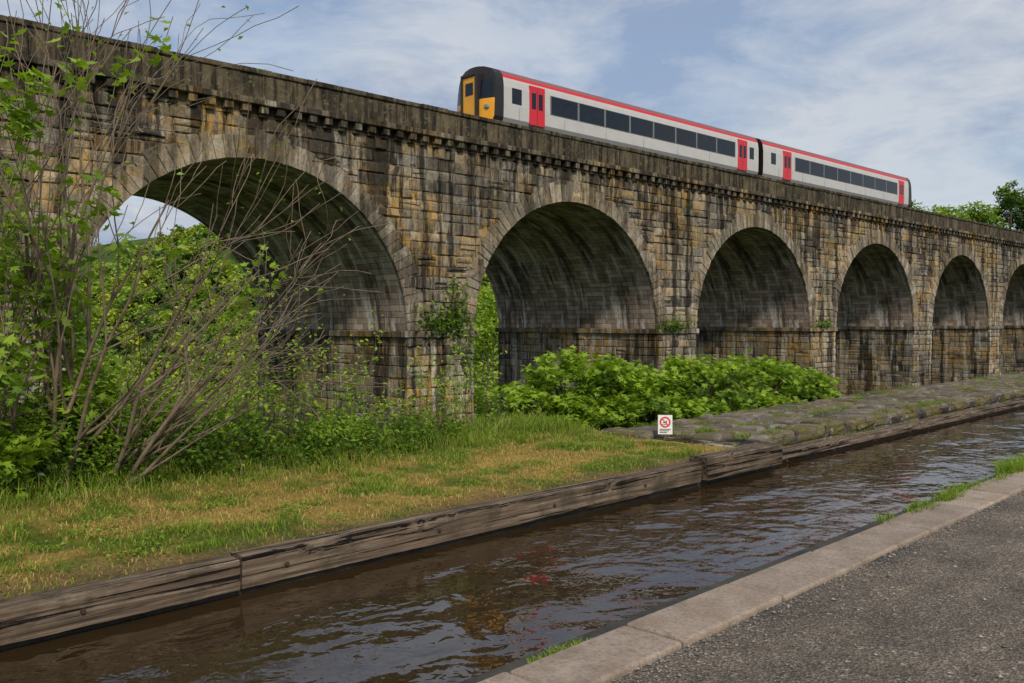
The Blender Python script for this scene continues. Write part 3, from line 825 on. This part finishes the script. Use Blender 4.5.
# ------------------------------------------------------------------ near vegetation
def shrub(name, stems, leaf_n, leaf_size, tone, kind='lobed', mass=None, depth=2, spread=.7, jitter=.06, up=.06, bark=None, kids=(2,4), rmin=.0022):
    e=empty(name); out=[];tips=[]
    for b_,d_,L_,r_ in stems: grow(b_,d_,L_,r_,depth,out,tips,.13,up,kids,spread,6,rmin)
    V,F=tubes(out,5); mk('stems',V,F,bark or m_bark,parent=e,smooth=True)
    tips=np.array(tips); parts=[]
    if leaf_n>0:
        P=tips[rng.integers(0,len(tips),leaf_n)]+rng.normal(0,jitter,(leaf_n,3))
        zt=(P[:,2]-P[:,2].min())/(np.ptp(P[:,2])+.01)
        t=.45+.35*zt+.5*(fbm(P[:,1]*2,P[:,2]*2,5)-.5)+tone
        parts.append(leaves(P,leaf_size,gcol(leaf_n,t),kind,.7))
    for c,r,n in (mass or []):
        q=rng.normal(size=(n,3)); q/=np.linalg.norm(q,axis=1,keepdims=True); q*=rng.uniform(.45,1,(n,1))
        P=np.array(c)+q*np.array(r)
        dn=fbm(P[:,1]*2.2+P[:,0],P[:,2]*2.4,9,3); keep=dn>.42; P=P[keep]; q=q[keep]; dn=dn[keep]
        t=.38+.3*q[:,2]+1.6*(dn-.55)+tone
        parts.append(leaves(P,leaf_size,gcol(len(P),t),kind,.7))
    if parts:
        V,F,C=join(parts); mk('foliage',V,F,m_leaf,C,parent=e)
    return e
def fan(base,n,L,r,lean=.45,bias=(0,0,0)):
    s=[]
    for i in range(n):
        d=np.array([0,0,1.])+rng.normal(size=3)*np.array([lean,lean,.1])+np.array(bias)
        b_=np.array(base)+rng.normal(size=3)*np.array([.12,.12,0]); s.append((b_,d,L*rng.uniform(.7,1.1),r*rng.uniform(.6,1.1)))
    return s
R_=np.array([.6923,.7216,0])
def at(px,dist,z):
    x=(px-512)/900*dist; return np.array([.6923*x-.7216*dist,.7216*x+.6923*dist,z])
b0=at(62,8.4,-.3)
st=[]
for (lx,lz,L) in [(-.28,1,3.6),(-.14,1,4.1),(-.03,1,4.3),(.05,1,4.1),(.12,1,4.0),(.20,1,3.8),(.30,1,3.3),(.42,1,2.9),(.52,1,2.8),(.62,1,2.7),(.75,1,2.6),(.9,1,2.4),(1.05,.8,2.2),(-.4,1,2.8),(.85,.6,2.1),(.1,1,3.0),(.58,1,2.3),(-.2,1,3.0)]:
    st.append((b0+rng.normal(size=3)*np.array([.18,.18,0]),R_*lx+np.array([0,0,lz])+rng.normal(size=3)*.05,L,.030))
shrub('bare_shrub',st,500,.055,.35,'diamond',depth=2,spread=.56,jitter=.05,up=.025,bark=m_twig,kids=(3,6),rmin=.0036)
for (px,dist,hgt,n,tone) in [(-45,7.8,2.4,1100,.15),(2,8.2,1.85,1100,.2),(40,8.5,.95,700,.15),(85,8.8,.72,850,.2),(130,9.2,.62,650,.25),(-90,8.4,2.2,600,0),(20,7.9,.6,500,.2)]:
    b_=at(px,dist,-.1)
    shrub('sycamore_sapling',fan(b_,5,hgt,.018,.26),n,.13,tone,'lobed',depth=2,jitter=.08)
shrub('sycamore_sapling',fan(at(225,9.8,-.2),3,1.7,.018,.12,R_*.22),240,.12,.35,'lobed',depth=1,jitter=.06)
for (px,dist,rr,h,n,tone) in [(-60,8.0,.9,1.05,2200,-.05),(20,8.3,.85,.85,2600,-.1),(85,8.6,.8,.78,2500,.0),(150,9.0,.85,.72,2500,0),(215,9.4,.8,.68,2300,.1),(275,9.9,.75,.58,2100,0),(330,10.2,.7,.52,1900,.05),(385,10.8,.65,.5,1500,.05),(430,11.4,.5,.5,1000,.1),(250,10.6,1.0,.62,2000,-.1),(120,10.0,1.1,.8,2400,-.15),(350,11.3,.8,.5,1400,-.1)]:
    c_=at(px,dist,.05+h*.35)
    shrub('bramble_bush',fan(at(px,dist,-.25),9,h*1.2,.009,.42),600,.06,tone,'diamond',mass=[(c_,(rr,rr,h*.62),n)],depth=1,jitter=.05)
for px,dist,h in [(235,9.6,1.4),(265,10,1.15),(300,10.1,1.25),(335,10.4,1.0),(362,10.6,1.2),(378,10.8,1.1),(402,11,1.0),(418,11.2,1.15),(440,11.6,1.0),(478,12.2,1.5),(486,12.4,1.1),(190,9.2,1.25),(165,9,1.2),(285,9.9,1.0),(318,10.3,1.3)]:
    shrub('wild_stalks',fan(at(px,dist,-.25),4,h,.008,.12),170,.06,.4,'diamond',depth=1,jitter=.03,spread=.4)
e=empty('elder_bush'); parts=[];ln=[]
for (px,dist,top,r) in [(538,15.0,.70,1.0),(572,15.6,1.12,1.1),(615,16.4,.95,1.05),(655,17.0,.72,.95),(700,17.8,1.0,1.2),(748,19.2,.92,1.3),(780,20.4,.75,1.35),(808,21.3,.40,1.0),(640,18.0,.7,1.1),(560,14.2,.15,.9),(690,16.4,.25,.9),(760,18.4,.15,1.1),(600,15.2,.4,.9)]:
    c_=at(px,dist,top-r*.72)
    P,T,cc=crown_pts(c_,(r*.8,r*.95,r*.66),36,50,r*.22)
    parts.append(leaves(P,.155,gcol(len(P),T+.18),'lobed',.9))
    for q in cc[:8]: ln.append(([c_+np.array([0,0,-1.6]),(c_+q)/2+np.array([0,0,-.3]),q],[.04,.025,.008]))
    n=600;P=c_+rng.normal(size=(n,3))*np.array([r*.5,r*.5,.3])+np.array([0,0,-.9]); parts.append(leaves(P,.16,gcol(n,.25),'lobed',.7))
V,F,C=join(parts); mk('foliage',V,F,m_leaf,C,parent=e); V,F=tubes(ln,5); mk('stems',V,F,m_bark,parent=e)
def ledge(x,y,z,ry,rz,n,droop=0):
    e=empty('ledge_plant'); 
    P=np.array([x,y,z])+rng.normal(size=(n,3))*np.array([.16,ry,rz])
    V,F,C=leaves(P,.20,gcol(n,.45+.3*(P[:,2]-z)/rz*.5),'diamond',.3); mk('foliage',V,F,m_leaf,C,parent=e)
    ln=[([(XF+.02,y+rng.normal()*ry*.3,z-rz),(x,y,z),(x+.1,y+rng.normal()*ry,z+rz)],[.02,.015,.005]) for _ in range(6)]
    V,F=tubes(ln,4); mk('stems',V,F,m_bark,parent=e)
yp=[Y0+PITCH*k+A+1.82 for k in range(0,8)]
ledge(XF+.3,yp[0]-.1,1.65,.65,.36,380); ledge(XF+.3,yp[0]+.7,2.4,.3,.55,200); ledge(XF+.25,yp[0]+1.0,1.5,.35,.3,130)
ledge(XF+.3,yp[1]-.4,1.45,.7,.2,220); ledge(XF+.3,yp[2]-.3,1.42,.7,.16,140); ledge(XF+.3,yp[0]+1.3,.2,.25,.7,130)

# ------------------------------------------------------------------ trees beyond the viaduct
for (x,y,H,R,t) in [(-58,32,6.5,4.2,-.1),(-63,42,11,5,.0),(-60,52,17,5,.2),(-66,60,26,5.5,.1),(-64,24,6,4,-.1),(-70,34,7,5,-.1),(-58,66,22,5.5,.3),(-75,50,14,6,.0),(-85,38,8,6,.1),(-80,66,27,6,.25),(-95,46,12,6,.15),(-100,30,7,6,0)]:
    tree('broadleaf_tree',x,y,tz(x,y)-.3,H,R,.42,50,70,t)
for (x,y,top,R,t) in [(-75,190,23.5,4.5,.1),(-73,198,27,5,.15),(-71,207,28.5,5.5,.1),(-80,208,28,6,.2),(-68,219,33.5,5,-.45),(-66,226,33,6,-.35),(-66,165,17,6,0),(-90,215,30,8,.1)]:
    z0=tz(x,y)-.3; tree('broadleaf_tree',x,y,z0,top-z0,R,.6,50,60,t,low=.6)
x,y=-77,190.5; z0=tz(x,y)-.3; tree('conifer_tree',x-1.5,y-2.5,z0,31.0-z0,1.7,.5,40,40,-.5,low=.6)
# one wooded hillside mass across the valley
parts=[]
for cnt in range(1500):
    dist=math.sqrt(rng.uniform(120**2,345**2)); a=rng.uniform(-.62,.06)
    x=.6923*a*dist-.7216*dist; y=.7216*a*dist+.6923*dist
    if x>-88: continue
    r=rng.uniform(2.4,4.4); z0=tz(x,y)
    P,T,cc=crown_pts((x,y,z0+r*.8),(r,r,r*1.0),11,16,r*.42)
    tone=rng.normal(.22,.26)+.6*(fbm(x/30,y/30,4)-.5); c=gcol(len(P),T+tone)
    if rng.uniform()<.45: c=c*np.array([1.45,1.15,1.1])
    c=c*.92+np.array([.016,.02,.022])*dist/300  # distance haze painted into the leaf colour, stronger further off
    parts.append(leaves(P,.40+.0030*dist,c,'clump',.5))
V,F,C=join(parts); mk('hillside_woodland',V,F,m_leaf,C)
print('DONE')
